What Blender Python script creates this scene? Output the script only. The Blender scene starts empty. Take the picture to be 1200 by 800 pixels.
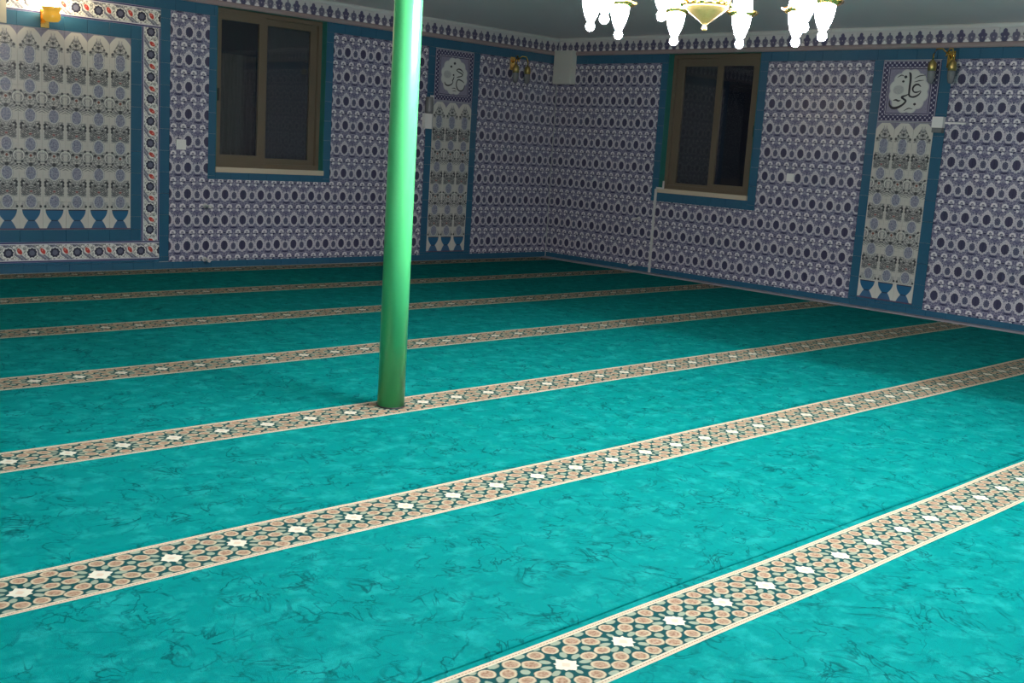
import bpy, bmesh, math, random
from mathutils import Vector, Matrix
random.seed(7)
PI = math.pi
sc = bpy.context.scene
COL = sc.collection

# ------------------------------------------------------------------ camera
CAM = Vector((-10.10955, -9.82522, 1.34652))
YAW, PIT, ROL, F = 0.7748, 0.1735, 0.0631, 1292.26
Fv = Vector((math.sin(YAW)*math.cos(PIT), math.cos(YAW)*math.cos(PIT), -math.sin(PIT)))
Rv = Vector((math.cos(YAW), -math.sin(YAW), 0))
Uv = Rv.cross(Fv)
R2 = Rv*math.cos(ROL)+Uv*math.sin(ROL)
U2 = -Rv*math.sin(ROL)+Uv*math.cos(ROL)
cd = bpy.data.cameras.new('camera'); cam = bpy.data.objects.new('camera', cd); COL.objects.link(cam)
cd.sensor_width = 36; cd.lens = F/1200*36; cd.clip_start = .05; cd.clip_end = 200
M = Matrix((R2, U2, -Fv)).transposed().to_4x4(); M.translation = CAM
cam.matrix_world = M
sc.camera = cam

# ------------------------------------------------------------------ world, exposure
w = bpy.data.worlds.new('night'); sc.world = w; w.use_nodes = True
w.node_tree.nodes['Background'].inputs[0].default_value = (.0025, .003, .005, 1)
w.node_tree.nodes['Background'].inputs[1].default_value = 1.0
sc.view_settings.view_transform = 'Standard'; sc.view_settings.look = 'None'
sc.view_settings.exposure = 0.0; sc.view_settings.gamma = 1; sc.view_settings.use_curve_mapping = False

# lamp strengths (each has a fixture built below; the tubes are added)
SHADE_E = 245.0          # glowing glass shades of the chandelier
ADDED_TUBE_E = 430.0           # added unseen tubes, set to brighten the carpet
SCONCE_E = 120.0         # lit wall lamp
FLOODC = (.86, .97, 1.0)

# ------------------------------------------------------------------ node helper
class N:
    T = None
    def __init__(s, k): s.k = k
    @staticmethod
    def m(op, *a, clamp=False):
        n = N.T.nodes.new('ShaderNodeMath'); n.operation = op; n.use_clamp = clamp
        for i, x in enumerate(a):
            if isinstance(x, N): N.T.links.new(x.k, n.inputs[i])
            else: n.inputs[i].default_value = float(x)
        return N(n.outputs[0])
    def __add__(s, o): return N.m('ADD', s, o)
    __radd__ = __add__
    def __sub__(s, o): return N.m('SUBTRACT', s, o)
    def __rsub__(s, o): return N.m('SUBTRACT', o, s)
    def __mul__(s, o): return N.m('MULTIPLY', s, o)
    __rmul__ = __mul__
    def __truediv__(s, o): return N.m('DIVIDE', s, o)
def ab(a): return N.m('ABSOLUTE', a)
def mn(a, *b):
    for x in b: a = N.m('MINIMUM', a, x)
    return a
def mx(a, *b):
    for x in b: a = N.m('MAXIMUM', a, x)
    return a
def wrap(a, lo, hi): return N.m('WRAP', a, hi, lo)
def hyp(a, b): return N.m('SQRT', a*a+b*b)
def fill(sd, soft=.004): return N.m('SUBTRACT', .5, sd/soft, clamp=True)      # 1 inside
def ell(x, y, cx, cy, rx, ry): return (hyp((x-cx)/rx, (y-cy)/ry)-1)*min(rx, ry)
def rect(x, y, cx, cy, hx, hy): return mx(ab(x-cx)-hx, ab(y-cy)-hy)
def rgb(c):
    n = N.T.nodes.new('ShaderNodeRGB'); n.outputs[0].default_value = (*c, 1); return N(n.outputs[0])
def mix(a, b, f):
    n = N.T.nodes.new('ShaderNodeMix'); n.data_type = 'RGBA'
    for i, x in ((6, a), (7, b)):
        if isinstance(x, N): N.T.links.new(x.k, n.inputs[i])
        else: n.inputs[i].default_value = (*x, 1)
    if isinstance(f, N): N.T.links.new(f.k, n.inputs[0])
    else: n.inputs[0].default_value = f
    return N(n.outputs[2])
def noise(scale, detail=2, rough=.5, vec=None, dist=0.0):
    n = N.T.nodes.new('ShaderNodeTexNoise'); n.inputs['Scale'].default_value = scale
    n.inputs['Detail'].default_value = detail; n.inputs['Roughness'].default_value = rough; n.inputs['Distortion'].default_value = dist
    if vec is not None: N.T.links.new(vec.k, n.inputs['Vector'])
    return N(n.outputs['Fac'])
def pos():
    return N(N.T.nodes.new('ShaderNodeNewGeometry').outputs['Position'])
def comb(x, y, z=0):
    n = N.T.nodes.new('ShaderNodeCombineXYZ')
    for i, a in enumerate((x, y, z)):
        if isinstance(a, N): N.T.links.new(a.k, n.inputs[i])
        else: n.inputs[i].default_value = a
    return N(n.outputs[0])
def sep(v):
    n = N.T.nodes.new('ShaderNodeSeparateXYZ'); N.T.links.new(v.k, n.inputs[0]); return [N(o) for o in n.outputs]
def uv():
    n = N.T.nodes.new('ShaderNodeUVMap'); n.uv_map = 'UVMap'
    return sep(N(n.outputs[0]))[:2]
def start(name):
    m = bpy.data.materials.new(name); m.use_nodes = True; N.T = m.node_tree; return m
def bs():
    return next(n for n in N.T.nodes if n.type == 'BSDF_PRINCIPLED')
def finish(m, col, rough=.5, spec=.5, metal=0, coat=0, bump=None, bstr=.2, bdist=.01, sheen=0, emis=None, trans=0, ior=None):
    b = bs()
    if isinstance(col, N): N.T.links.new(col.k, b.inputs['Base Color'])
    else: b.inputs['Base Color'].default_value = (*col, 1)
    if isinstance(rough, N): N.T.links.new(rough.k, b.inputs['Roughness'])
    else: b.inputs['Roughness'].default_value = rough
    b.inputs['Specular IOR Level'].default_value = spec; b.inputs['Metallic'].default_value = metal
    b.inputs['Coat Weight'].default_value = coat; b.inputs['Sheen Weight'].default_value = sheen
    b.inputs['Transmission Weight'].default_value = trans
    if ior: b.inputs['IOR'].default_value = ior
    if emis:
        b.inputs['Emission Color'].default_value = (*emis[0], 1); b.inputs['Emission Strength'].default_value = emis[1]
    if bump is not None:
        n = N.T.nodes.new('ShaderNodeBump'); n.inputs['Strength'].default_value = bstr; n.inputs['Distance'].default_value = bdist
        N.T.links.new(bump.k, n.inputs['Height']); N.T.links.new(n.outputs[0], b.inputs['Normal'])
    return m
def plain(name, c, rough=.5, var=.08, scale=30, **k):
    m = start(name); f = noise(scale, 3)
    col = mix([x*(1-var) for x in c], [min(1, x*(1+var)) for x in c], f)
    return finish(m, col, rough, **k)

MT = {}
# ---- field tile: rows of large and small ovals in pale rings, scrolls between the rows
def m_field():
    m = start('iznik_field_tile'); u, v = uv()
    P = pos(); nz = (noise(95, 1, .5, P)-.5)*.009
    x = u-.1; z = wrap(v-.15+.125, 0, .25)-.125
    x0 = ab(x); ax = x0+nz; z0 = z; z = z+nz
    zs = wrap(z+.25, 0, .25)-.125
    c = mix((.10, .105, .20), (.19, .19, .31), noise(60, 1, .5, P))
    LT = mix((.58, .57, .65), (.76, .74, .80), noise(140, 1, .5, P)); DK = (.035, .04, .10)
    # arabesque vines, mirrored about the tile axis
    q = noise(40, 1, .5, comb(x0, z0, .37))
    c = mix(c, (.40, .40, .50), fill(ab(q-.5)-.05, .04)*.75)
    c = mix(c, DK, fill(mn(ell(ax, z, 0, -.074, .036, .010), ell(ax, zs, .1, .0, .020, .008)), .006)*.9)
    # scrolls between the rows
    c = mix(c, DK, fill(hyp(ax-.05, zs+.004)-.023, .005))
    c = mix(c, (.42, .42, .52), fill(hyp(ax-.05, zs+.002)-.009, .005))
    c = mix(c, (.78, .77, .82), fill(mx(ab(hyp(ax-.05, zs-.002)-.021)-.009, -.006-zs), .004))
    c = mix(c, (.84, .83, .88), fill(ell(ax, zs, .038, -.027, .015, .012), .004))
    # small oval
    wob = N.m('SINE', N.m('ARCTAN2', z, ax-.1)*14)*.003
    wo2 = N.m('SINE', N.m('ARCTAN2', z+.006, ax)*10)*.002
    c = mix(c, LT, fill(ell(ax, z, 0, -.007, .044, .054)-wo2, .005))
    c = mix(c, (.20, .20, .31), fill(ab(ell(ax, z, 0, -.007, .037, .047))-.0016, .003)*.55)
    c = mix(c, (.085, .095, .17), fill(ell(ax, z, 0, -.009, .0275, .036)-wo2, .005))
    c = mix(c, (.08, .09, .17), fill(hyp(ax, z-.044)-.010, .004))
    c = mix(c, (.26, .27, .36), fill(mn(ab(ell(ax, z, 0, -.009, .016, .022))-.0015, hyp(ax, z+.009)-.004), .004)*.6)
    # large oval
    c = mix(c, LT, fill(mn(ell(ax, z, .1, .004, .058, .070)-wob, hyp(ax-.1, z-.074)-.015), .005))
    c = mix(c, (.24, .24, .36), fill(ab(ell(ax, z, .1, .002, .050, .060))-.0018, .004)*.6)
    c = mix(c, (.062, .062, .125), fill(ell(ax, z, .1, 0, .0375, .048)-wob*.5, .005))
    c = mix((0, 0, 0), c, .84)
    return finish(m, c, .26, .5, bump=noise(14, 1, .5, P), bstr=.08, bdist=.01)
MT['field'] = m_field()

def m_teal():
    m = start('teal_glaze'); P = pos()
    c = mix((.026, .095, .180), (.026, .120, .195), noise(3.2, 2, .5, P))
    return finish(m, c, .25, .5, bump=noise(12, 1, .5, P), bstr=.08)
MT['teal'] = m_teal()

# ---- floral border of the large panel (u along, v across 0..0.18)
def m_border():
    m = start('floral_border_tile'); u, v = uv(); P = pos()
    x = wrap(u+(noise(40, 1, .5, P)-.5)*.010, 0, .2); y = v-.09+(noise(45, 1, .5, P)-.5)*.008
    c = mix((.66, .67, .64), (.76, .77, .74), noise(60, 1, .5, P))
    d = wrap((x+y*1.25), 0, .2)
    c = mix(c, (.13, .14, .22), fill(ab(d-.115)-.030, .006)*.9)
    c = mix(c, (.42, .43, .50), fill(ab(d-.118)-.006, .004)*.8)
    q = noise(36, 1, .5, comb(x, y, .2))
    c = mix(c, (.07, .09, .10), fill(ab(q-.5)-.045, .03)*.75)
    c = mix(c, (.76, .77, .74), fill(ell(x, y, .155, .010, .036, .034), .006))
    c = mix(c, (.10, .12, .10), fill(ab(ell(x, y, .155, .010, .036, .034))-.002, .003)*.6)
    c = mix(c, (.50, .045, .035), fill(ell(x+y*.4, y, .158, .010, .020, .027), .005))
    c = mix(c, (.70, .25, .2), fill(ell(x, y, .150, .018, .006, .008), .005))
    wob = N.m('SINE', N.m('ARCTAN2', y+.004, x-.06)*9)*.0028
    c = mix(c, (.78, .79, .76), fill(hyp(x-.06, y+.004)-.050, .006))
    c = mix(c, (.014, .016, .045), fill(hyp(x-.06, y+.004)-.042-wob, .004))
    c = mix(c, (.12, .125, .19), fill(hyp(x-.06, y+.004)-.024-wob, .004))
    e = ab(v-.09)
    c = mix(c, (.30, .33, .55), fill(.0665-e, .003))
    c = mix(c, (.74, .75, .74), fill(.069-e, .003))
    c = mix(c, (.018, .016, .12), fill(.0745-e, .003))
    c = mix(c, (.30, .33, .48), fill(.086-e, .003))
    return finish(m, c, .28)
MT['border'] = m_border()

# ---- pale panel tiles; kind: vase, dense, sparse, lobe
CREAM = (.63, .62, .575)
def m_panel(kind):
    m = start('panel_tile_'+kind); u, v = uv(); P = pos()
    x = u-.1; ax = ab(x); H = .245
    nz = (noise(70, 1, .5, P)-.5)*.008
    axn = ax+nz; vn = v+nz
    c = mix(CREAM, (.54, .54, .51), noise(25, 2, .5, P))
    OV = mix((.10, .12, .22), (.40, .42, .50), N.m('MULTIPLY', noise(75, 1, .5, P)-.25, 2, clamp=True)); DK = (.035, .04, .05)
    GAP = fill(ax-.084, .008)                       # cream channel between the columns
    def foliage(c, lo, hi, sd, dens=.030, amt=.85):
        q = noise(40, 1, .5, comb(ax, v*1.15, sd)); q2 = noise(52, 1, .5, comb(ax, v*1.5, sd+3))
        g = fill(mx(lo-v, v-hi), .012)*GAP
        c = mix(c, (.13, .14, .15), fill(ab(q-.5)-dens*2.0, .035)*g*amt)
        return mix(c, (.30, .31, .33), fill(ab(q2-.5)-.05, .03)*g*.6)
    def oval(c, cy):
        c = mix(c, (.60, .62, .60), fill(ell(axn, vn, 0, cy, .053, .066), .006))
        c = mix(c, (.16, .17, .20), fill(ab(ell(axn, vn, 0, cy, .053, .066))-.0018, .003)*.6)
        return mix(c, OV, fill(ell(axn, vn, 0, cy, .043, .056), .004))
    if kind == 'vase':
        c = foliage(c, .18, .30, .9, .02, .5)
        c = oval(c, H+.002)
        c = mix(c, DK, fill(hyp(ax-.080, vn-.203)-.011, .004))
        w1 = .078-N.m('POWER', mx(.172-v, .0)/.095, 2.0)*.052
        cup = mx(ax-w1, v-.174, .079-v)
        w2 = .026+N.m('POWER', mx(.079-v, .0)/.07, .7)*.044
        foot = mx(ax-w2, v-.079, .004-v)
        vs = fill(v-.178, .003); c = mix(c, CREAM, vs)
        c = mix(c, (.02, .13, .27), fill(cup, .003)); c = mix(c, (.05, .14, .27), fill(foot, .003))
        c = mix(c, (.03, .025, .06), fill(mn(mx(ab(v-.172)-.005, ax-.078), mx(ab(v-.079)-.004, ax-.028)), .003))
        c = mix(c, (.12, .07, .14), fill(v-.012, .003))
    elif kind == 'lobe':
        c = foliage(c, .06, .19, 1.7, .035)
        c = mix(c, CREAM, fill((.205-v)*.55-ax+.012, .006))
        c = oval(c, .035)
        c = mix(c, DK, fill(mn(hyp(axn-.072, vn-.088)-.013, hyp(axn-.052, vn-.118)-.010, hyp(axn-.034, vn-.15)-.007, hyp(axn, vn-.132)-.013, ell(axn, vn, 0, .094, .030, .007)), .005)*.92)
        c = mix(c, (.2, .2, .26), fill(ab(ax-.012-(v-.16)*.05)-.0025, .003)*fill(.15-v, .01)*fill(v-.212, .01))
        t = mx(v-.165, 0)/.075
        notch = mn(mx((.1-ax)-N.m('POWER', t, 1.5)*.062, .166-v), .238-v)
        c = mix(c, mix((.17, .17, .27), (.28, .28, .36), noise(60, 1, .5, P)), fill(notch, .004))
    else:
        c = foliage(c, .045, .20, .4 if kind == 'dense' else 2.3, .045 if kind == 'dense' else .030)
        if kind == 'dense':
            ln = ab(wrap(v-ax*ax*9, 0, .020)-.010)-.0042
            c = mix(c, DK, fill(ln, .004)*fill(mx(ab(v-.100)-.030, ax-.080), .008)*.85)
            c = mix(c, (.10, .11, .13), fill(mx(ab(v-.062)-.004, ax-.082), .004))
        else:
            ln = ab(wrap(v-ax*.5, 0, .020)-.010)-.0035
            c = mix(c, (.10, .11, .13), fill(ln, .004)*fill(ab(v-.055)-.028, .01)*.85)
            c = mix(c, (.70, .72, .66), fill(ab(hyp(ax-.1, v-.15)-.044)-.005, .004))
            c = mix(c, (.15, .16, .19), fill(ab(hyp(ax-.1, v-.15)-.052)-.003, .004)*.85)
            c = mix(c, (.15, .16, .19), fill(ab(hyp(ax-.1, v-.14)-.034)-.003, .004)*.7)
        c = oval(c, 0.0); c = oval(c, H)
        if kind == 'dense':
            c = mix(c, DK, fill(mn(hyp(axn-.070, vn-.166)-.019, hyp(axn-.078, vn-.138)-.011, hyp(axn-.034, vn-.146)-.011), .005))
            c = mix(c, (.60, .62, .58), fill(hyp(axn-.062, vn-.158)-.008, .004))
            c = mix(c, (.34, .08, .08), fill(ell(axn, vn, 0, .088, .013, .009), .005)*.7)
        else:
            c = mix(c, DK, fill(mn(hyp(axn-.0, vn-.074)-.018, hyp(axn-.072, vn-.098)-.011, hyp(axn-.086, vn-.074)-.009, hyp(axn-.035, vn-.168)-.013, hyp(axn-.075, vn-.20)-.011), .005)*.95)
            c = mix(c, (.22, .08, .06), fill(hyp(axn, vn-.150)-.012, .005))
    c = mix((0, 0, 0), c, .88)
    return finish(m, c, .28)
for k in ('vase', 'dense', 'sparse', 'lobe'): MT[k] = m_panel(k)

# ---- crown frieze tiles (0.2 x 0.125)
def m_frieze():
    m = start('frieze_tile'); u, v = uv(); P = pos()
    n = (noise(90, 1, .5, P)-.5)*.008
    x = ab(wrap(u, 0, .1)-.05)+n; big = fill(u-.1, .002)
    y = v+n
    c = rgb((.50, .51, .52))
    c = mix(c, (.22, .20, .26), fill(v-.045-N.m('COSINE', u*62.8)*.004, .006)*.65)
    c = mix(c, (.74, .74, .74), fill(mn(hyp(x-.05, y-.026)-.011, hyp(x-.036, y-.012)-.010, hyp(x-.05, y-.010)-.010), .005))
    sp = mn(ell(x, y, 0, .064, .042, .023), ell(x, y, 0, .092, .020, .024), ell(x, y, 0, .032, .028, .032))
    sp2 = mn(ell(x, y, 0, .058, .035, .030), ell(x, y, 0, .032, .026, .032), ell(x, y, 0, .096, .009, .012))
    c = mix(c, (.07, .07, .14), fill(sp, .004)*big)
    c = mix(c, (.11, .11, .18), fill(sp2, .004)*(1-big))
    c = mix(c, (.40, .38, .44), fill(hyp(x, y-.045)-.007, .004)*.8)
    c = mix(c, (.05, .035, .045), fill(v-.004, .003))
    return finish(m, c, .35)
MT['frieze'] = m_frieze()

# ---- calligraphy panel, 0.58 x 0.57, origin lower left
def m_script():
    m = start('script_panel_ground'); u, v = uv(); P = pos()
    x = ab(u-.29); y = ab(v-.287)
    c = mix((.15, .145, .24), (.29, .285, .37), noise(75, 2, .6, P))
    e = mx(x-.29, y-.287)                          # 0 at the rim, negative inside
    fr = fill(-.074-e, .003)
    c = mix(c, (.03, .028, .095), fr)
    # pale interlace dots and links
    a = wrap(u+v, 0, .046)-.023; b = wrap(u-v, 0, .046)-.023
    dots = hyp(a, b)-.010
    c = mix(c, (.56, .56, .64), fill(mx(dots, -.066-e, e+.010), .004))
    lk = mn(ab(a)-.0025, ab(b)-.0025)
    c = mix(c, (.40, .40, .52), fill(mx(lk, -.064-e, e+.012), .004)*.45)
    c = mix(c, (.50, .50, .58), fill(ab(e+.071)-.0025, .003)); c = mix(c, (.50, .50, .58), fill(ab(e+.008)-.0025, .003))
    c = mix(c, (.02, .02, .08), fill(ab(e+.078)-.004, .003))
    ang = N.m('ARCTAN2', v-.287, u-.29)
    r = hyp(u-.29, (v-.287)*.96)
    disc = r-.185-ab(N.m('SINE', ang*6))*.016
    c = mix(c, (.56, .58, .56), fill(disc, .004))
    c = mix(c, (.28, .29, .32), fill(mx(ab(disc+.006)-.0015, -1.0), .003)*.6)
    # rosette at the left inside the disc
    ro = hyp((u-.185)/.055, (v-.30)/.042)-1
    c = mix(c, (.30, .31, .34), fill(ro*.04, .01)*noise(90, 2, .6, P)*1.3)
    return finish(m, c, .3)
MT['script'] = m_script()

# ---- carpet
def m_carpet():
    m = start('teal_carpet_pile'); P = pos()
    px, py, pz = sep(P)
    vec = comb(px+(noise(1.7, 2, .5, P)-.5)*.5, py+(noise(1.9, 2, .5, comb(py, px))-.5)*.5)
    n1 = noise(6.5, 4, .55, vec, .4)
    vein = fill(ab(n1-.5)-.011, .03)
    n2 = noise(7.5, 3, .55, comb(py*1.0+7, px*1.25+3), .6)
    vein2 = fill(ab(n2-.5)-.010, .03)
    gate = N.m('MULTIPLY', N.m('SUBTRACT', noise(6.2, 2, .5, P), .42), 5, clamp=True)
    gate2 = N.m('MULTIPLY', N.m('SUBTRACT', .58, noise(6.1, 2, .5, P)), 5, clamp=True)
    c = mix((.000, .118, .112), (.000, .155, .148), noise(3, 4, .6, P))
    c = mix(c, (.010, .225, .215), N.m('MULTIPLY', N.m('SUBTRACT', noise(9, 4, .65, P), .49), 5, clamp=True)*.75)
    c = mix(c, (.0, .075, .075), N.m('MULTIPLY', N.m('SUBTRACT', .47, noise(13, 4, .7, comb(px*.8+py*.3, py*1.3))), 5, clamp=True)*.55)
    c = mix(c, (.0, .026, .032), vein*gate*.9)
    c = mix(c, (.0, .03, .036), vein2*gate2*.85)
    c = mix(c, (.0, .09, .086), noise(330, 1, .5, P)*.35)
    return finish(m, c, .95, .03, bump=noise(450, 1, .5, P), bstr=.35, bdist=.004, sheen=.0)
MT['carpet'] = m_carpet()
def m_band():
    m = start('prayer_band_weave'); u, v = uv(); P = pos()
    nz = (noise(60, 1, .5, P)-.5)*.006
    x = ab(wrap(u+.11725, 0, .2345)-.11725)+nz; y = ab(v)+nz
    LINE = (.0, .034, .036)
    sal = mix((.125, .060, .036), (.29, .205, .14), N.m('MULTIPLY', noise(120, 2, .5, P)-.25, 2, clamp=True))
    c = rgb(LINE)
    def el(cx, cy, rx, ry, rot=0):
        a, b = math.cos(rot), math.sin(rot)
        X = (x-cx)*a+(y-cy)*b; Y = (y-cy)*a-(x-cx)*b
        return (hyp(X/rx, Y/ry)-1)*min(rx, ry)
    big = mn(el(.075, .056, .0270, .0225, .6), el(.0885, 0, .0262, .0200), el(.028, .087, .0236, .0240, 1.3), el(.1172, .090, .0262, .0230))
    rim = fill(big, .0035)
    core = fill(big+.0065, .005)
    small = mn(el(.036, .045, .0165, .0105, .9), el(.057, .018, .0185, .0095, .3), el(.1172, .036, .0135, .0135), el(.070, .108, .018, .011), el(.0, .112, .012, .007), el(.0, .048, .008, .012), el(.098, .058, .006, .008))
    c = mix(c, (.17, .20, .15), fill(small, .003)); c = mix(c, (.30, .25, .17), rim); c = mix(c, sal, core)
    c = mix((0, 0, 0), c, 1.0)
    star = mn(mx(x, y)-.0245, (x+y)-.039)
    c = mix(c, (.42, .40, .32), fill(star, .003)); c = mix(c, (.38, .24, .17), fill(mn(mx(x, y)-.008, x+y-.014), .004)*.5)
    yb = ab(v)
    c = mix(c, (.37, .32, .235), fill(.1155-yb, .002))
    rope = mx(ab(yb-.1245)-.0016, ab(wrap(u, 0, .012)-.006)-.0042)
    c = mix(c, (.13, .06, .035), fill(rope, .0015)*.85)
    return finish(m, c, .95, .1, bump=noise(450, 1, .5, P), bstr=.3, bdist=.004, sheen=.0)
MT['band'] = m_band()

MT['ceil'] = plain('painted_ceiling', (.88, .83, .84), .6, .02, 2)
MT['plaster'] = plain('painted_plaster', (.5, .5, .47), .7, .03, 2)
MT['grout'] = plain('pale_grout', (.42, .47, .48), .8, .08, 40)
MT['mould'] = plain('rose_grey_moulding', (.30, .245, .25), .35, .06, 9)
MT['cove'] = plain('pale_cove', (.53, .56, .56), .5, .03, 9)
MT['brownframe'] = plain('brown_window_frame', (.12, .098, .068), .35, .06, 12)
MT['jamb'] = plain('green_jamb_paint', (.005, .135, .12), .4, .05, 12)
MT['sill'] = plain('beige_marble_sill', (.50, .44, .34), .25, .10, 14)
MT['black'] = plain('black_plastic', (.015, .015, .016), .4, .05, 12)
MT['white'] = plain('white_plastic', (.72, .73, .72), .3, .03, 12)
MT['boxgrey'] = plain('pale_painted_metal', (.52, .53, .49), .35, .03, 8)
MT['board'] = plain('beige_board', (.40, .40, .33), .5, .03, 8)
MT['base'] = plain('grey_skirting_strip', (.26, .245, .28), .4, .06, 12)
MT['pipe'] = plain('white_painted_pipe', (.50, .51, .51), .3, .03, 12)
MT['pole'] = plain('green_gloss_paint', (.070, .46, .165), .28, .03, 6, coat=.3)
m = start('brass'); MT['brass'] = finish(m, mix((.72, .44, .10), (.88, .60, .20), noise(20)), .18, .5, metal=1)
m = start('greenish_brass'); MT['brass2'] = finish(m, mix((.45, .34, .12), (.58, .44, .18), noise(20)), .42, .5, metal=1)
m = start('frosted_glass'); MT['frost'] = finish(m, mix((.30, .32, .33), (.40, .42, .43), noise(20)), .25, .5, trans=.55, ior=1.3)
m = start('window_glass'); MT['glass'] = finish(m, (.95, .97, .98), .02, .5, trans=1, ior=1.45)
m = start('lit_glass_shade'); MT['lit'] = finish(m, (.9, .9, .88), .3, emis=((1, .92, .90), SHADE_E))
m = start('added_tube_light'); MT['tube'] = finish(m, (.9, .9, .9), .3, emis=(FLOODC, ADDED_TUBE_E))
m = start('added_tube_light_dim'); MT['tube2'] = finish(m, (.9, .9, .9), .3, emis=(FLOODC, ADDED_TUBE_E*.4))  # weaker added row, fills the near and left carpet with light
m = start('lit_sconce_glass'); MT['slit'] = finish(m, (.9, .85, .7), .3, emis=((1, .80, .50), SCONCE_E))
m = start('amber_glass'); MT['amber'] = finish(m, (.8, .45, .06), .15, emis=((1, .50, .05), .35))
m = start('curtain_cloth'); px, py, pz = sep(pos())
MT['curtain'] = finish(m, mix((.02, .02, .025), (.07, .07, .075), noise(40, 2, .5, comb(px, py, pz*.03))), .9, .1)
m = start('fly_screen'); MT['screen'] = finish(m, mix((.03, .035, .045), (.05, .055, .07), noise(300)), .8, .2)
m = start('ink'); MT['ink'] = finish(m, (.022, .022, .035), .3)

# ------------------------------------------------------------------ geometry helpers
class MB:
    def __init__(s): s.bm = bmesh.new(); s.uv = s.bm.loops.layers.uv.new('UVMap')
    def box(s, x0, x1, y0, y1, z0, z1):
        vs = [s.bm.verts.new((x, y, z)) for x in (x0, x1) for y in (y0, y1) for z in (z0, z1)]
        for f in ((0, 1, 3, 2), (4, 6, 7, 5), (0, 4, 5, 1), (2, 3, 7, 6), (0, 2, 6, 4), (1, 5, 7, 3)):
            s.bm.faces.new([vs[i] for i in f])
        return s
    def lathe(s, prof, n=20, c=(0, 0, 0), smooth=True, lobes=0, lamp=0):
        rings = []
        for r, z in prof:
            if r < 1e-5: rings.append([s.bm.verts.new((c[0], c[1], c[2]+z))])
            else: rings.append([s.bm.verts.new((c[0]+r*(1+lamp*math.cos(lobes*2*PI*i/n))*math.cos(2*PI*i/n), c[1]+r*(1+lamp*math.cos(lobes*2*PI*i/n))*math.sin(2*PI*i/n), c[2]+z)) for i in range(n)])
        for a, b in zip(rings, rings[1:]):
            for i in range(n):
                j = (i+1) % n
                if len(a) == 1 and len(b) == 1: continue
                if len(a) == 1: f = (a[0], b[j], b[i])
                elif len(b) == 1: f = (a[i], a[j], b[0])
                else: f = (a[i], a[j], b[j], b[i])
                s.bm.faces.new(f).smooth = smooth
        for rg, fl in ((rings[0], True), (rings[-1], False)):
            if len(rg) > 1: s.bm.faces.new(rg[::-1] if fl else rg)
        return s
    def tube(s, pts, r, n=8):
        pts = [Vector(p) for p in pts]; rings = []
        rr = r if isinstance(r, (list, tuple)) else [r]*len(pts)
        up = Vector((.13, .21, .97)); 
        for i, p in enumerate(pts):
            t = (pts[min(i+1, len(pts)-1)]-pts[max(i-1, 0)]).normalized()
            a = t.cross(up)
            if a.length < .2: a = t.cross(Vector((1, 0, 0)))
            a.normalize(); b = t.cross(a)
            rings.append([s.bm.verts.new(p+a*rr[i]*math.cos(2*PI*k/n)+b*rr[i]*math.sin(2*PI*k/n)) for k in range(n)])
        for A, B in zip(rings, rings[1:]):
            for k in range(n):
                s.bm.faces.new((A[k], A[(k+1) % n], B[(k+1) % n], B[k])).smooth = True
        s.bm.faces.new(rings[0][::-1]); s.bm.faces.new(rings[-1])
        return s
    def bevel(s, w, seg=2):
        es = [e for e in s.bm.edges if len(e.link_faces) == 2 and e.calc_face_angle(0) > .6]
        bmesh.ops.bevel(s.bm, geom=es, offset=w, segments=seg, affect='EDGES', clamp_overlap=True)
        return s
    def mesh(s, name, mat):
        bmesh.ops.recalc_face_normals(s.bm, faces=s.bm.faces)
        me = bpy.data.meshes.new(name); s.bm.to_mesh(me); s.bm.free(); me.materials.append(mat); return me
    def obj(s, name, mat, parent=None, loc=None, rot=None):
        return link(name, s.mesh(name, mat), parent, loc, rot)
def link(name, me, parent=None, loc=None, rot=None):
    o = bpy.data.objects.new(name, me); COL.objects.link(o)
    if parent: o.parent = parent
    if loc: o.location = loc
    if rot is not None: o.rotation_euler = (0, 0, rot)
    return o
def tag(o, label=None, cat=None, group=None, kind=None):
    if label: o['label'] = label
    if cat: o['category'] = cat
    if group: o['group'] = group
    if kind: o['kind'] = kind
    return o
def empty(name, loc, rz=0):
    o = bpy.data.objects.new(name, None); COL.objects.link(o); o.location = loc; o.rotation_euler = (0, 0, rz); o.empty_display_size = .05
    return o
def copy_tree(o, parent=None):
    c = o.copy(); COL.objects.link(c); c.parent = parent
    for ch in list(o.children): copy_tree(ch, c)
    return c

# ------------------------------------------------------------------ setting: floor, walls, ceiling
XW, YW = -14.0, -13.5           # far ends of the hall behind the camera
CH = 2.71
MB().box(XW-.25, .25, YW-.25, .25, -.25, -.012).obj('floor', MT['plaster'])
tag(bpy.data.objects['floor'], kind='structure')

def wall_with_hole(name, L, hole, rot, loc):
    """local: x along, +y out of the room, z up; surface y = .008"""
    b = MB(); h0, h1, z0, z1 = hole; T = .25
    a0, a1 = L
    b.box(a0, h0, .008, T, -.012, 4.8).box(h1, a1, .008, T, -.012, 4.8)
    b.box(h0, h1, .008, T, -.012, z0).box(h0, h1, .008, T, z1, 4.8)
    o = b.obj(name, MT['grout'], None, loc, rot); tag(o, kind='structure'); return o
# left wall: s = x ; right wall: s = -y (local x runs away from the corner)
WL_HOLE = (-4.67, -3.425, .935, 2.50)
WR_HOLE = (1.745, 2.97, .945, 2.50)
WL = wall_with_hole('wall_left', (XW, 0.25), WL_HOLE, 0, (0, 0, 0))
WR = wall_with_hole('wall_right', (0.0, -YW), WR_HOLE, -PI/2, (0, 0, 0))
WR.location = (0, 0, 0)
for nm, a in (('wall_back', (XW-.25, XW, YW-.25, .25, -.012, 4.8)), ('wall_near', (XW, .25, YW-.25, YW, -.012, 4.8))):
    tag(MB().box(*a).obj(nm, MT['plaster']), kind='structure')
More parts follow.
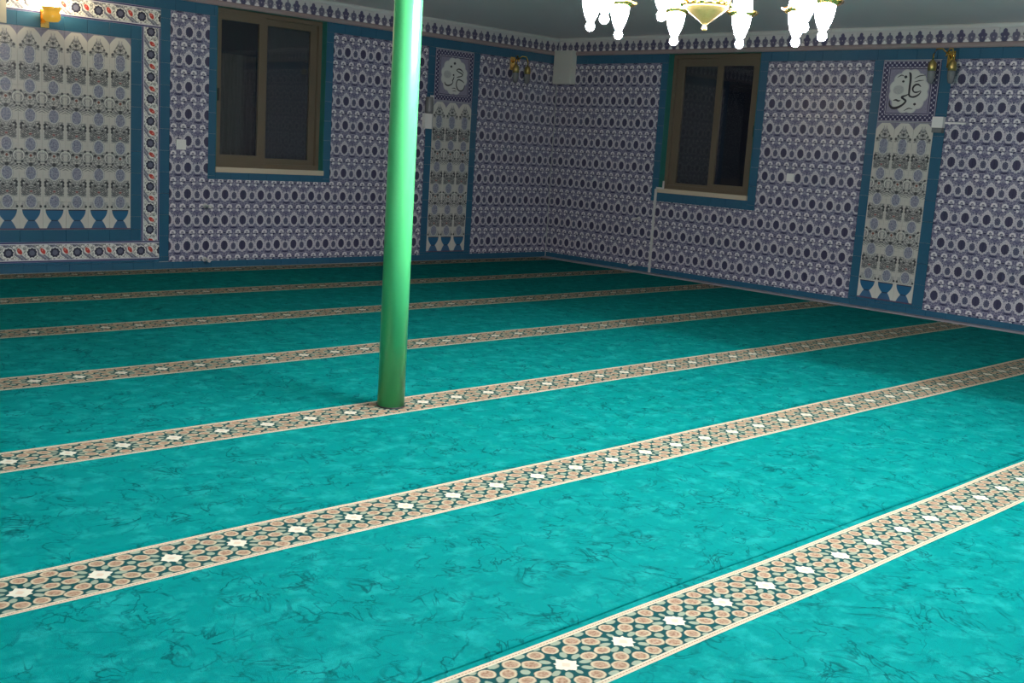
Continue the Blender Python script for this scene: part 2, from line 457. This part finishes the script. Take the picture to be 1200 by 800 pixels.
# ceiling: low along the two tiled walls, unseen raised part added, its edge cuts the tube light
OX, OY = -4.74, -5.9
b = MB(); b.box(OX, -.012, YW, -.012, CH, CH+.2).box(XW, OX, OY, -.012, CH, CH+.2)
b.box(OX, OX+.15, YW, OY+.15, CH+.2, 4.6).box(XW, OX, OY, OY+.15, CH+.2, 4.6)
b.box(XW, OX+.15, YW, OY+.15, 4.6, 4.75)
tag(b.obj('ceiling', MT['ceil']), kind='structure')

# ------------------------------------------------------------------ tiles
_tc = {}
def tile_mesh(w, h, mat, u0, v0, swap=False, flipu=False, proud=0.0):
    key = (round(w, 4), round(h, 4), mat, round(u0, 4), round(v0, 4), swap, flipu, proud)
    if key in _tc: return _tc[key]
    bm = bmesh.new(); L = bm.loops.layers.uv.new('UVMap'); g, e = .0006, .0010
    y0, y1, y2 = .008, .0012, -proud
    def ring(i, y): return [bm.verts.new((x, y, z)) for x, z in ((i, i), (w-i, i), (w-i, h-i), (i, h-i))]
    a, b_, c = ring(g, y0), ring(g, y1), ring(g+e, y2)
    for p, q in ((a, b_), (b_, c)):
        for i in range(4): bm.faces.new((p[i], p[(i+1) % 4], q[(i+1) % 4], q[i]))
    bm.faces.new(c)
    for f in bm.faces:
        for l in f.loops:
            x, z = l.vert.co.x+u0, l.vert.co.z+v0
            if swap: x, z = l.vert.co.z+v0, l.vert.co.x+u0
            if flipu: z = .18-z
            l[L].uv = (x, z)
    me = bpy.data.meshes.new('tile'); bm.to_mesh(me); bm.free(); me.materials.append(MT[mat]); _tc[key] = me
    return me
def edges(a, b, ph, step):
    k = math.floor((a-ph)/step+1e-4); out = [a]
    while True:
        k += 1; x = ph+k*step
        if x >= b-1e-3: break
        if x > a+1e-3: out.append(x)
    return out+[b]
def tiles(wall, name, mat, s0, s1, z0, z1, ps=None, pz=None, ts=.2, tz=.25):
    ps = s0 if ps is None else ps; pz = z0 if pz is None else pz
    S, Z = edges(s0, s1, ps, ts), edges(z0, z1, pz, tz)
    for a, b in zip(S, S[1:]):
        for c, d in zip(Z, Z[1:]):
            u0 = a-(ps+math.floor((a-ps)/ts+1e-4)*ts); v0 = c-(pz+math.floor((c-pz)/tz+1e-4)*tz)
            o = link(name, tile_mesh(b-a, d-c, mat, u0, v0), wall)
            o.location = (a, random.uniform(-.0006, .0006), c)
def teal_h(wall, s0, s1, z0, z1, ps=None): tiles(wall, 'border_tile', 'teal', s0, s1, z0, z1, ps, z0, .2, 1)
def teal_v(wall, s0, s1, z0, z1, pz=None): tiles(wall, 'border_tile', 'teal', s0, s1, z0, z1, s0, pz, 1, .2)
ZB, ZT = .07, 2.40
def field(wall, s0, s1, z0, z1, ps): tiles(wall, 'wall_tile', 'field', s0, s1, z0, z1, ps, ZB, .2, .25)

# left wall
field(WL, -5.148, -4.75, ZB, ZT, -4.96)
field(WL, -4.75, -3.335, ZB, .865, -4.96)
field(WL, -3.335, -2.065, ZB, ZT, -4.96)
field(WL, -1.295, -.001, ZB, ZT, -1.207)
teal_h(WL, -7.6, -.001, .003, ZB, -6.5)
teal_h(WL, -7.6, -4.67, ZT, 2.50, -6.5); teal_h(WL, -3.425, -.001, ZT, 2.50, -3.4)
teal_v(WL, -4.75, -4.67, .865, ZT, .3); teal_v(WL, -3.425, -3.335, .865, ZT, .3); teal_h(WL, -4.67, -3.425, .865, .935, -4.7)
teal_v(WL, -2.065, -1.968, ZB, ZT, .3); teal_v(WL, -1.388, -1.295, ZB, ZT, .3)
# large panel with floral border
PX1 = -5.528; PX0 = PX1-.2*9
teal_v(WL, -5.245, -5.148, .075, ZT, .12)
def strip(wall, horiz, s0, s1, z0, z1, ph, flip=False):
    if horiz:
        E = edges(s0, s1, ph, .2)
        for a, b in zip(E, E[1:]):
            o = link('floral_border_tile', tile_mesh(b-a, z1-z0, 'border', a-(ph+math.floor((a-ph)/.2+1e-4)*.2), 0, False, flip), wall); o.location = (a, 0, z0)
    else:
        E = edges(z0, z1, ph, .2)
        for a, b in zip(E, E[1:]):
            o = link('floral_border_tile', tile_mesh(s1-s0, b-a, 'border', 0, a-(ph+math.floor((a-ph)/.2+1e-4)*.2), True, flip), wall); o.location = (s0, 0, a)
strip(WL, True, PX0-.1, -5.245, .095, .275, -6.487)
strip(WL, False, -5.425, -5.245, .275, 2.22, .12)
strip(WL, True, PX0-.1, -5.245, 2.22, 2.40, -6.487)
teal_h(WL, PX0-.1, -5.425, .275, .382, -6.528); teal_h(WL, PX0-.1, -5.425, 2.10, 2.22, -6.528)
teal_v(WL, PX1, -5.425, .382, 2.10, .3)
teal_h(WL, PX0-.1, -5.245, .07, .095, -6.5)
def panel(wall, s0, n, ts, z0):
    kinds = ['vase', 'dense', 'sparse', 'dense', 'sparse', 'dense', 'lobe']
    for i in range(n):
        for k, kd in enumerate(kinds):
            o = link('panel_tile', tile_mesh(ts, .245, kd, (.2-ts)/2, 0), wall); o.location = (s0+i*ts, 0, z0+.245*k)
panel(WL, PX0, 9, .2, .384)
panel(WL, -1.968, 3, .1933, .10)
teal_h(WL, -1.968, -1.388, .07, .10, -1.968)
# right wall
field(WR, 0.012, 1.65, ZB, ZT, .16); field(WR, 1.65, 3.07, ZB, .845, .16)
field(WR, 3.07, 4.275, ZB, ZT, .16); field(WR, 5.06, 7.36, ZB, ZT, .16)
teal_h(WR, .012, 7.36, .003, ZB, .1); teal_h(WR, .012, 1.745, ZT, 2.50, .1); teal_h(WR, 2.97, 7.36, ZT, 2.50, 3.1)
teal_v(WR, 1.65, 1.745, .845, ZT, .3); teal_v(WR, 2.97, 3.07, .845, ZT, .3); teal_h(WR, 1.745, 2.97, .845, .945, 1.7)
teal_v(WR, 4.275, 4.37, ZB, ZT, .3); teal_v(WR, 4.95, 5.06, ZB, ZT, .3)
panel(WR, 4.37, 3, .1933, .10); teal_h(WR, 4.37, 4.95, .07, .10, 4.37)
# frieze and mouldings
tiles(WL, 'frieze_tile', 'frieze', -7.6, -.001, 2.545, 2.672, -.05, 2.545, .2, .2)
tiles(WR, 'frieze_tile', 'frieze', .012, 7.36, 2.545, 2.672, .05, 2.545, .2, .2)
def moulding(name, s0, s1, rot, z0, z1, d, mat):
    b = MB(); n = 6; r = []
    prof = [(.008, z0), (-d*.45, z0), (-d*.8, z0+(z1-z0)*.2), (-d, z0+(z1-z0)*.5), (-d*.8, z0+(z1-z0)*.8), (-d*.4, z1), (.008, z1)]
    A = [b.bm.verts.new((s0, y, z)) for y, z in prof]; B = [b.bm.verts.new((s1, y, z)) for y, z in prof]
    for i in range(len(prof)):
        j = (i+1) % len(prof); b.bm.faces.new((A[i], A[j], B[j], B[i]))
    b.bm.faces.new(A[::-1]); b.bm.faces.new(B)
    o = b.obj(name, MT[mat], None, (0, 0, 0), rot); return tag(o, kind='structure')
moulding('trim_1', -7.6, -.02, 0, 2.50, 2.545, .022, 'mould'); moulding('trim_2', .02, 7.36, -PI/2, 2.50, 2.545, .022, 'mould')
moulding('trim_3', -7.6, -.01, 0, 2.672, 2.71, .014, 'cove'); moulding('trim_4', .01, 7.36, -PI/2, 2.672, 2.71, .014, 'cove')
tag(MB().box(.03, 7.36, -.10, -.002, -.010, .014).bevel(.004).obj('baseboard_right', MT['base'], None, (0, 0, 0), -PI/2), kind='structure')

# ------------------------------------------------------------------ windows
def window(name, wallrot, hole, front, xs, zg):
    """hole in wall coords; xs = (left pane l, r, right pane l, r); front = which sash slides in front"""
    h0, h1, z0, z1 = hole
    W = empty(name, (0, 0, 0), wallrot); tag(W, kind='structure')
    D = .08 if wallrot == 0 else .09
    b = MB(); t = .045; zs = z0+.05
    b.box(h0, h0+t, D, D+.07, zs, z1).box(h1-t, h1, D, D+.07, zs, z1).box(h0+t, h1-t, D, D+.07, zs, zs+t).box(h0+t, h1-t, D, D+.07, z1-t, z1)
    b.obj('window_frame', MT['brownframe'], W)
    b = MB(); b.box(h0, h1, -.018, D+.07, z0, zs-.0005).bevel(.004).obj('window_sill', MT['sill'], W)
    b = MB(); b.box(h0+.0005, h0+.005, .0, D, zs, z1).box(h1-.005, h1-.0005, .0, D, zs, z1).box(h0+.005, h1-.005, .0, D, z1-.005, z1-.0005)
    b.obj('jamb_lining', MT['jamb'], W)
    a0, a1, c0, c1 = xs
    lap = .005
    for side, (g0, g1) in enumerate(((a0, a1), (c0, c1))):
        fr = side == front
        y0 = D+.004 if fr else D+.036
        o0 = h0+t-.004 if side == 0 else (g0-.075 if fr else a1+.03)
        o1 = (g1+.075 if fr else c0-.03) if side == 0 else h1-t+.004
        zb, zt = zg[0] if fr else zg[0]-.02, zg[1]
        b = MB(); y1 = y0+.028
        b.box(o0, g0, y0, y1, zs+t-.006, z1-t+.006).box(g1, o1, y0, y1, zs+t-.006, z1-t+.006)
        b.box(g0, g1, y0, y1, zs+t-.006, zb).box(g0, g1, y0, y1, zt, z1-t+.006)
        b.bevel(.002, 1)
        s = b.obj('sash', MT['brownframe'], W)
        MB().box(g0-.004, g1+.004, y0+.011, y0+.016, zb-.004, zt+.004).obj('pane', MT['glass'], s)
        if not fr:
            MB().box(g0, g1, D+.0665, D+.0685, zs+t, z1-t).obj('insect_screen' , MT['screen'], s)
        if fr:
            hx = o0+.02 if side == 0 else o1-.02
            MB().box(hx-.01, hx+.01, y0-.012, y0+.002, 1.62, 1.74).bevel(.003).obj('latch', MT['black'], s)
    # curtain hanging outside the reveal, dark vertical folds
    b = MB(); n = 60; top = []; bot = []
    x0, x1 = (h0+.03, a1+.05) if front == 0 else (h0+.03, a1+.02)
    for i in range(n+1):
        x = x0+(x1-x0)*i/n; y = D+.13+.02*math.sin(i*1.3)+.008*math.sin(i*.47)
        top.append(b.bm.verts.new((x, y, z1-(.42 if front == 0 else .05)))); bot.append(b.bm.verts.new((x, y, z0+.05)))
    for i in range(n): b.bm.faces.new((bot[i], bot[i+1], top[i+1], top[i])).smooth = True
    b.obj('curtain', MT['curtain'], W)
    return W
window('window_1', 0, WL_HOLE, 0, (-4.579, -4.165, -4.053, -3.545), (1.105, 2.39))
window('window_2', -PI/2, WR_HOLE, 1, (1.885, 2.335, 2.435, 2.83), (1.085, 2.37))

# ------------------------------------------------------------------ calligraphy panels
def strokes(parent, paths, name='lettering'):
    """brush strokes: lists of (x, z, width), laid as thin raised ribbons"""
    for pts in paths:
        P = []
        for i in range(len(pts)-1):
            for k in range(5):
                p0 = pts[max(i-1, 0)]; p1 = pts[i]; p2 = pts[i+1]; p3 = pts[min(i+2, len(pts)-1)]; t = k/5
                P.append(tuple(.5*((2*p1[j])+(-p0[j]+p2[j])*t+(2*p0[j]-5*p1[j]+4*p2[j]-p3[j])*t*t+(-p0[j]+3*p1[j]-3*p2[j]+p3[j])*t**3) for j in range(3)))
        P.append(pts[-1]); b = MB(); rows = []
        for i, p in enumerate(P):
            a, c = P[max(i-1, 0)], P[min(i+1, len(P)-1)]
            d = Vector((c[0]-a[0], c[1]-a[1])); d = d.normalized() if d.length > 1e-6 else Vector((1, 0)); nx, nz = -d.y, d.x; w_ = max(p[2], .002)/2
            rows.append([b.bm.verts.new((p[0]+nx*w_*s_, y, p[1]+nz*w_*s_)) for s_, y in ((1, 0), (1, -.003), (-1, -.003), (-1, 0))])
        for A, B in zip(rows, rows[1:]):
            for k in range(4): b.bm.faces.new((A[k], A[(k+1) % 4], B[(k+1) % 4], B[k]))
        b.bm.faces.new(rows[0]); b.bm.faces.new(rows[-1][::-1])
        b.obj(name, MT['ink'], parent)
def dot(x, z, r): return [(x-r, z+r*.3, .004), (x-r*.4, z+r*.1, r*1.7), (x+r*.4, z-r*.1, r*1.7), (x+r, z-r*.3, .004)]
def script(wallrot, s0, z0, paths, label):
    loc = (s0, 0, z0) if wallrot == 0 else (0, -s0, z0)
    o = link('calligraphy_panel', tile_mesh(.58, .575, 'script', 0, 0, False, False, .002), None, loc, wallrot)
    tag(o, label, 'wall panel')
    e = []
    strokes(o, paths)
    for ch in o.children: ch.location.y = -.0025
# علي  (from the photograph: tall lam, open ayn at its right, long ya sweeping left)
right_script = [[(.272, .462, .004), (.288, .448, .020), (.296, .40, .020), (.296, .34, .019), (.296, .285, .018), (.300, .250, .016), (.325, .235, .016), (.36, .238, .017), (.395, .258, .013), (.415, .288, .004)],
       [(.408, .330, .006), (.378, .350, .016), (.345, .342, .018), (.328, .312, .016), (.340, .285, .012), (.37, .278, .014), (.41, .292, .006)],
       [(.296, .262, .008), (.268, .248, .012), (.228, .232, .020), (.252, .213, .018), (.272, .195, .018), (.245, .162, .018), (.195, .134, .024), (.145, .130, .023), (.112, .158, .015), (.105, .200, .005)],
       [(.145, .198, .005), (.170, .206, .015), (.198, .196, .015), (.218, .203, .004)],
       [(.335, .405, .003), (.38, .428, .010), (.44, .436, .004)], [(.335, .372, .003), (.38, .384, .009), (.43, .390, .003)],
       dot(.245, .420, .015), dot(.225, .378, .012), [(.16, .415, .003), (.20, .436, .010), (.228, .428, .003)],
       [(.265, .105, .003), (.31, .128, .010), (.350, .122, .003)], dot(.365, .168, .013)]
left_script = [[(.425, .335, .004), (.385, .365, .014), (.345, .372, .014), (.320, .355, .008), (.365, .335, .012), (.41, .318, .012), (.395, .295, .010), (.35, .285, .012), (.325, .275, .006)],
         [(.44, .225, .005), (.405, .245, .012), (.355, .255, .014), (.33, .235, .010), (.325, .185, .012), (.355, .140, .014), (.40, .132, .014), (.435, .155, .010), (.45, .20, .004)],
         [(.275, .225, .005), (.25, .195, .012), (.205, .178, .016), (.165, .185, .014), (.145, .215, .005)],
         [(.285, .285, .004), (.275, .255, .012), (.262, .235, .010), (.275, .225, .005)],
         dot(.285, .43, .016), dot(.235, .39, .014), dot(.275, .30, .011),
         [(.26, .15, .003), (.295, .155, .009), (.325, .145, .003)], [(.27, .12, .003), (.30, .125, .008), (.33, .12, .003)]]
script(0, -1.968, 1.82, left_script, 'square calligraphy tile panel above the pale tile strip, left wall behind the green pole')
script(-PI/2, 4.37, 1.82, right_script, 'square calligraphy tile panel above the pale tile strip, right wall beside brass lamp')

# ------------------------------------------------------------------ carpet rolls with woven prayer bands
YC = [-.135, -1.45, -2.75, -4.11, -5.455, -6.735, -8.0, -9.28, -10.56, -11.84]
PH = [-7.05, -7.181, -7.454, -7.964, -8.572, -8.997, -8.043, -8.2, -8.1, -8.3]
OFF = .033; NX = 110; X0, X1 = XW+.01, -.108
def wave(seed, x): return .0045*math.sin(x*1.7+seed*2.1)+.0025*math.sin(x*4.9+seed)
def ribbon(lines, seeds, name, mat, parent, uvy=None, ph=0, roll=True):
    """surface between y lines (far to near), each with its own wave; rounded rims at the roll's outer edges"""
    b = MB(); L = b.uv; G = []
    for i in range(NX+1):
        x = X0+(X1-X0)*i/NX
        G.append([b.bm.verts.new((x, y+wave(sd, x), z)) for (y, z), sd in zip(lines, seeds)])
    for A, B in zip(G, G[1:]):
        for k in range(len(lines)-1):
            b.bm.faces.new((A[k], A[k+1], B[k+1], B[k]))
    for f in b.bm.faces:
        for l in f.loops: l[L].uv = (l.vert.co.x-ph, l.vert.co.y-(uvy or 0)-(wave(seeds[0], l.vert.co.x) if uvy else 0))
    o = b.obj(name, MT[mat], parent)
    return o
ORD = ['first and farthest, along the foot of the left wall', 'second from the left wall, narrow in the distance', 'third from the left wall, behind the green pole',
       'fourth from the left wall, just behind the pole', 'fifth from left wall, pole stands on its patterned band', 'sixth from the left wall, wide strip in front of the pole',
       'seventh from the left wall, its band crosses the lower right corner', 'eighth from the left wall, nearest the viewer']
for i in range(len(YC)-1):
    yf = -.012 if i == 0 else YC[i]+.135+OFF
    yn = YC[i+1]+.135+OFF
    yb0, yb1 = YC[i]+.135, YC[i]-.135
    sf, sb, sn = i*3+.5, i*3+1.5, (i+1)*3+.5
    if i > 7: break
    o = ribbon([(yb1, -.006), (yb1, -.0005), ((yb1*2+yn)/3, .0005), (yn+.03, 0), (yn+.012, -.001), (yn+.005, -.004), (yn+.002, -.0115)], [sb, sb, sb, sn, sn, sn, sn], 'carpet_strip', 'carpet', None)
    bpy.context.view_layer.update()
    tag(o, 'teal veined carpet strip, ' + ORD[i], 'carpet', 'teal carpet strips laid side by side')
    ribbon([(yb0-.0, -.0), (yb1+.0, -.0)], [sb, sb], 'prayer_band', 'band', o, YC[i], PH[i])
    ribbon([(yf-.001, -.0115), (yf-.005, -.003), (yf-.011, .001), (yb0, 0)] if i else [(yf, -.0115), (yf, 0), (yb0-.0001, 0)], [sf, sf, sf, sb] if i else [sb]*3, 'far_margin', 'carpet', o)
# last strip towards and behind the viewer is out of the frame: the eighth roll's field continues the floor
b = MB(); b.box(X0, X1, YW+.01, YC[8]+.135+OFF-.012, -.0115, 0); o = b.obj('carpet_strip', MT['carpet']); tag(o, 'plain teal carpet running on behind the viewer', 'carpet')

# ------------------------------------------------------------------ green pole
p = empty('green_pole', (-6.667, -5.447, 0)); tag(p, 'tall round glossy green steel pole standing on a patterned carpet band', 'pole')
prof = [(.0695, 0.003), (.0695, 1.0), (.0695, 2.2), (.0695, CH-.001)]
MB().lathe(prof, 40).obj('shaft', MT['pole'], p)
MB().lathe([(.0745, .002), (.0755, .003), (.073, .006), (.0698, .007)], 40).obj('dark_gap_ring', MT['black'], p)  # black ring stands in for the dark gap at the pole's foot

# ------------------------------------------------------------------ chandelier
CC = Vector((-5.931, -6.672, 0))
ch = empty('chandelier', CC+Vector((0, 0, 1.922))); tag(ch, 'large brass chandelier with a ring of glowing white glass shades hanging in mid room', 'chandelier')
body = [(0, -.002), (.009, .0), (.013, .008), (.010, .018), (.007, .024), (.020, .036), (.050, .058), (.078, .080), (.095, .098), (.100, .108)]
MB().lathe(body, 28).obj('bowl', MT['brass2'], ch)
gal = MB(); gal.lathe([(.098, .108), (.108, .112), (.110, .122), (.104, .130), (.112, .140), (.120, .150), (.114, .162), (.085, .170), (.06, .185), (.05, .22), (.07, .25), (.06, .29), (.02, .32), (.02, .33)], 36, lobes=12, lamp=.03)
gal.obj('gallery', MT['brass'], ch)
for k in range(20):
    a = 2*PI*k/20
    MB().lathe([(0, -.011), (.007, -.006), (.0085, 0), (.006, .007), (0, .011)], 8, (.113*math.cos(a), .113*math.sin(a), .113)).obj('bead', MT['brass'], ch)
MB().tube([(0, 0, .32), (0, 0, 1.1), (0, 0, 2.3), (0, 0, 2.66)], .011, 12).obj('hanging_rod', MT['brass'], ch)
MB().lathe([(.012, 2.60), (.05, 2.62), (.085, 2.65), (.09, 2.6775)], 24).obj('ceiling_rose', MT['brass'], ch)
MB().lathe([(.012, .46), (.04, .48), (.055, .52), (.035, .57), (.012, .60)], 20).obj('rod_knop', MT['brass'], ch)
fwd = Vector((Fv.x, Fv.y, 0)).normalized(); rgt = Vector((Rv.x, Rv.y, 0))
RR = .52
shade_me = MB().lathe([(0, -.012), (.010, -.010), (.018, -.002), (.0215, .010), (.018, .022), (.0125, .029), (.020, .040), (.031, .065), (.041, .10), (.0465, .14), (.0475, .175), (.044, .215), (.038, .245), (.030, .255)], 18).mesh('glass_shade', MT['lit'])
sauc_me = MB().lathe([(.049, .128), (.060, .133), (.074, .142), (.078, .152), (.072, .150), (.058, .142), (.050, .136)], 24, lobes=8, lamp=.05).mesh('saucer', MT['brass'])
cup_me = MB().lathe([(.032, .235), (.040, .240), (.043, .262), (.034, .282), (.016, .290), (.010, .305)], 18).mesh('holder', MT['brass'])
for k in range(10):
    a = math.radians(25.5+36*k)
    d = rgt*math.cos(a)+fwd*math.sin(a)
    pts = [d*.07+Vector((0, 0, .23)), d*.16+Vector((0, 0, .19)), d*.26+Vector((0, 0, .205)), d*.36+Vector((0, 0, .28)), d*.44+Vector((0, 0, .335)), d*.50+Vector((0, 0, .335)), d*RR+Vector((0, 0, .295))]
    arm = MB().tube(pts, [.010, .009, .008, .008, .008, .008, .008], 8).obj('arm', MT['brass'], ch)
    s_ = link('glass_shade', shade_me, arm, d*RR+Vector((0, 0, -.012)))
    link('saucer', sauc_me, arm, d*RR); link('holder', cup_me, arm, d*RR)

# added unseen tubes that brighten the carpet and throw its shadow edge
for k, (x0, y0, mt, lb) in enumerate(((-5.7, -7.4, 'tube', 'farthest of the right row'), (-5.7, -8.8, 'tube', 'middle of the right row'), (-5.7, -10.2, 'tube', 'nearest of the right row'),
                                      (-8.2, -8.0, 'tube2', 'farther of the left row'), (-8.2, -10.0, 'tube2', 'nearer of the left row'))):
    e = empty('added_tube_lamp', (x0, y0, 4.6)); tag(e, 'added unseen white tube lamp under the raised ceiling, ' + lb, 'lamp')
    MB().box(-.04, .04, -.68, .68, -.10, -.0005).bevel(.01).obj('fitting', MT['white'], e)
    MB().tube([(0, -.66, -.14), (0, 0, -.14), (0, .66, -.14)], .022, 10).obj('tube', MT[mt], e)
    for y1 in (-.68, .655): MB().box(-.02, .02, y1, y1+.025, -.16, -.101).obj('socket', MT['white'], e)

# ------------------------------------------------------------------ wall lamps
def sconce(wallrot, s, z, label, lit=False):
    loc = (s, -.001, z) if wallrot == 0 else (-.001, -s, z)
    e = empty('wall_lamp', loc, wallrot); tag(e, label, 'wall lamp', None if lit else None)
    b = MB(); b.box(-.035, .035, -.012, -.0, -.075, .075).bevel(.01, 2); b.obj('back_plate', MT['brass'], e)
    MB().tube([(0, -.010, .01), (0, -.05, .045), (0, -.09, .05), (0, -.12, .02)], .008, 8).obj('bracket', MT['brass'], e)
    for sd in ((0,) if lit else (-1, 1)):
        if lit:
            pts = [(0, -.09, .0), (sd*.04, -.12, -.03), (sd*.08, -.15, -.03), (sd*.095, -.16, .0)]
        else:
            pts = [(0, -.10, .045), (sd*.035, -.13, .085), (sd*.075, -.16, .08), (sd*.095, -.17, .03), (sd*.095, -.17, -.03)]
        arm = MB().tube(pts, .0075, 8).obj('arm', MT['brass'], e)
        c = (sd*.095, -.16 if lit else -.17, 0)
        if lit:
            MB().lathe([(.012, -.035), (.05, -.03), (.070, -.01), (.072, .03), (.060, .045), (.066, .06), (.080, .085), (.076, .088), (.055, .06)], 24, c, lobes=6, lamp=.03).obj('amber_glass_cup', MT['amber'], arm)
            MB().lathe([(.03, .03), (.046, .06), (.055, .11), (.045, .17), (.03, .20), (0, .21)], 18, c).obj('glass_shade', MT['slit'], arm)
        else:
            MB().lathe([(.012, -.02), (.022, -.03), (.034, -.045), (.038, -.08), (.036, -.115), (.030, -.118), (.012, -.06)], 18, c).obj('cup', MT['brass2'], arm)
            MB().lathe([(.028, -.095), (.036, -.125), (.037, -.15), (.030, -.195), (.020, -.225), (0, -.23)], 18, c).obj('glass_shade', MT['frost'], arm)
    return e
sconce(0, -.78, 2.335, 'unlit brass two-arm wall lamp near the room corner on left wall')
sconce(-PI/2, 5.04, 2.395, 'unlit brass two-arm wall lamp on right wall at calligraphy panel corner')
sconce(0, -6.30, 2.18, 'lit brass wall lamp glowing warm over the large floral-bordered panel', True)

# ------------------------------------------------------------------ small things on the walls
def wbox(wallrot, s0, s1, z0, z1, d, bev=.004, d0=0.0):
    return MB().box(s0, s1, -d, -d0, z0, z1).bevel(bev)
def place(o, wallrot): o.rotation_euler = (0, 0, wallrot); return o
def grounded(wallrot, s, z): return (s, -.0012, z) if wallrot == 0 else (-.0012, -s, z)
e = empty('junction_box', grounded(-PI/2, .165, 2.155), -PI/2); tag(e, 'pale grey rectangular metal box mounted high on the wall at the room corner', 'box')
MB().box(-.15, .15, -.085, 0, 0, .40).bevel(.006).obj('housing', MT['boxgrey'], e)
MB().box(-.142, .142, -.090, -.086, .008, .392).bevel(.002).obj('door', MT['boxgrey'], e)
MB().lathe([(.010, 0), (.010, .004), (0, .005)], 12).obj('lock', MT['white'], e, (-.03, -.0925, .07))
def switch(wallrot, s, z, sz, label):
    e = empty('light_switch', grounded(wallrot, s, z), wallrot); tag(e, label, 'switch')
    MB().box(-sz/2, sz/2, -.012, 0, -sz/2, sz/2).bevel(.003).obj('plate', MT['white'], e)
    MB().box(-sz*.3, sz*.3, -.017, -.0122, -sz*.3, sz*.3).bevel(.002).obj('rocker', MT['white'], e)
switch(0, -5.035, 1.182, .095, 'square cream switch on blue ovals tiles left of the left wall window')
switch(-PI/2, 3.475, 1.222, .080, 'square pale switch on blue ovals tiles between right wall window and calligraphy strip')
def stub(wallrot, s, z, label):
    e = empty('pipe_stub', grounded(wallrot, s, z), wallrot); tag(e, label, 'pipe', 'capped pipe stubs')
    MB().tube([(0, 0, 0), (0, -.03, 0), (0, -.075, -.004)], .011, 10).obj('pipe', MT['pipe'], e)
    MB().tube([(0, -.070, -.004), (0, -.105, -.006)], .016, 10).obj('cap', MT['pipe'], e)
    MB().tube([(0, -.0, 0), (0, -.006, 0)], .024, 14).obj('wall_rosette', MT['pipe'], e)
stub(0, -4.775, .610, 'upper white capped pipe stub below the left wall window')
stub(0, -4.775, .088, 'lower white capped pipe stub below the left wall window, at floor level')
stub(-PI/2, 1.50, .622, 'upper white capped pipe stub on right wall beside the vertical cable duct')
stub(-PI/2, 1.49, .085, 'lower white capped pipe stub on right wall at foot of cable duct')
e = empty('cable_duct', grounded(-PI/2, 1.722, 0.0), -PI/2); tag(e, 'thin white cable duct running from window ledge down right wall to floor', 'cable duct')
MB().box(-.012, .012, -.018, 0, .002, .985).bevel(.002).obj('vertical_run', MT['pipe'], e)
MB().box(.0155, .125, -.030, -.020, .988, 1.006).bevel(.002).obj('ledge_run', MT['pipe'], e)
MB().box(.105, .125, -.030, -.020, 1.0065, 1.08).bevel(.002).obj('riser', MT['pipe'], e)
e = empty('dispenser', grounded(-PI/2, 5.005, 1.73), -PI/2); tag(e, 'small bright white wall dispenser under the right wall lamp', 'dispenser')
MB().box(-.052, .052, -.055, 0, .045, .145).bevel(.008).obj('housing', MT['white'], e)
MB().box(-.048, .048, -.05, 0, 0, .0445).bevel(.008).obj('clear_foot', MT['frost'], e)
MB().box(.053, .25, -.012, 0, .085, .100).bevel(.003).obj('cable_cover', MT['white'], e)
e = empty('dispenser', grounded(0, -2.07, 1.50), 0); tag(e, 'small glass and white wall dispenser just right of the green pole', 'dispenser')
MB().box(-.05, .05, -.055, 0, .0, .165).bevel(.01).obj('housing', MT['white'], e)
MB().lathe([(.0, .166), (.045, .167), (.048, .20), (.046, .30), (.040, .345), (0, .35)], 18, (0, -.055, 0)).obj('glass_jar', MT['frost'], e)
MB().box(.052, .068, -.05, 0, .27, .37).bevel(.003).obj('clip', MT['white'], e)
e = MB().box(-7.5, -6.622, -.03, -.0012, 2.105, 2.49).bevel(.004).obj('wall_board', MT['board']); tag(e, 'plain beige board on left wall at the top left edge', 'board')
o = e
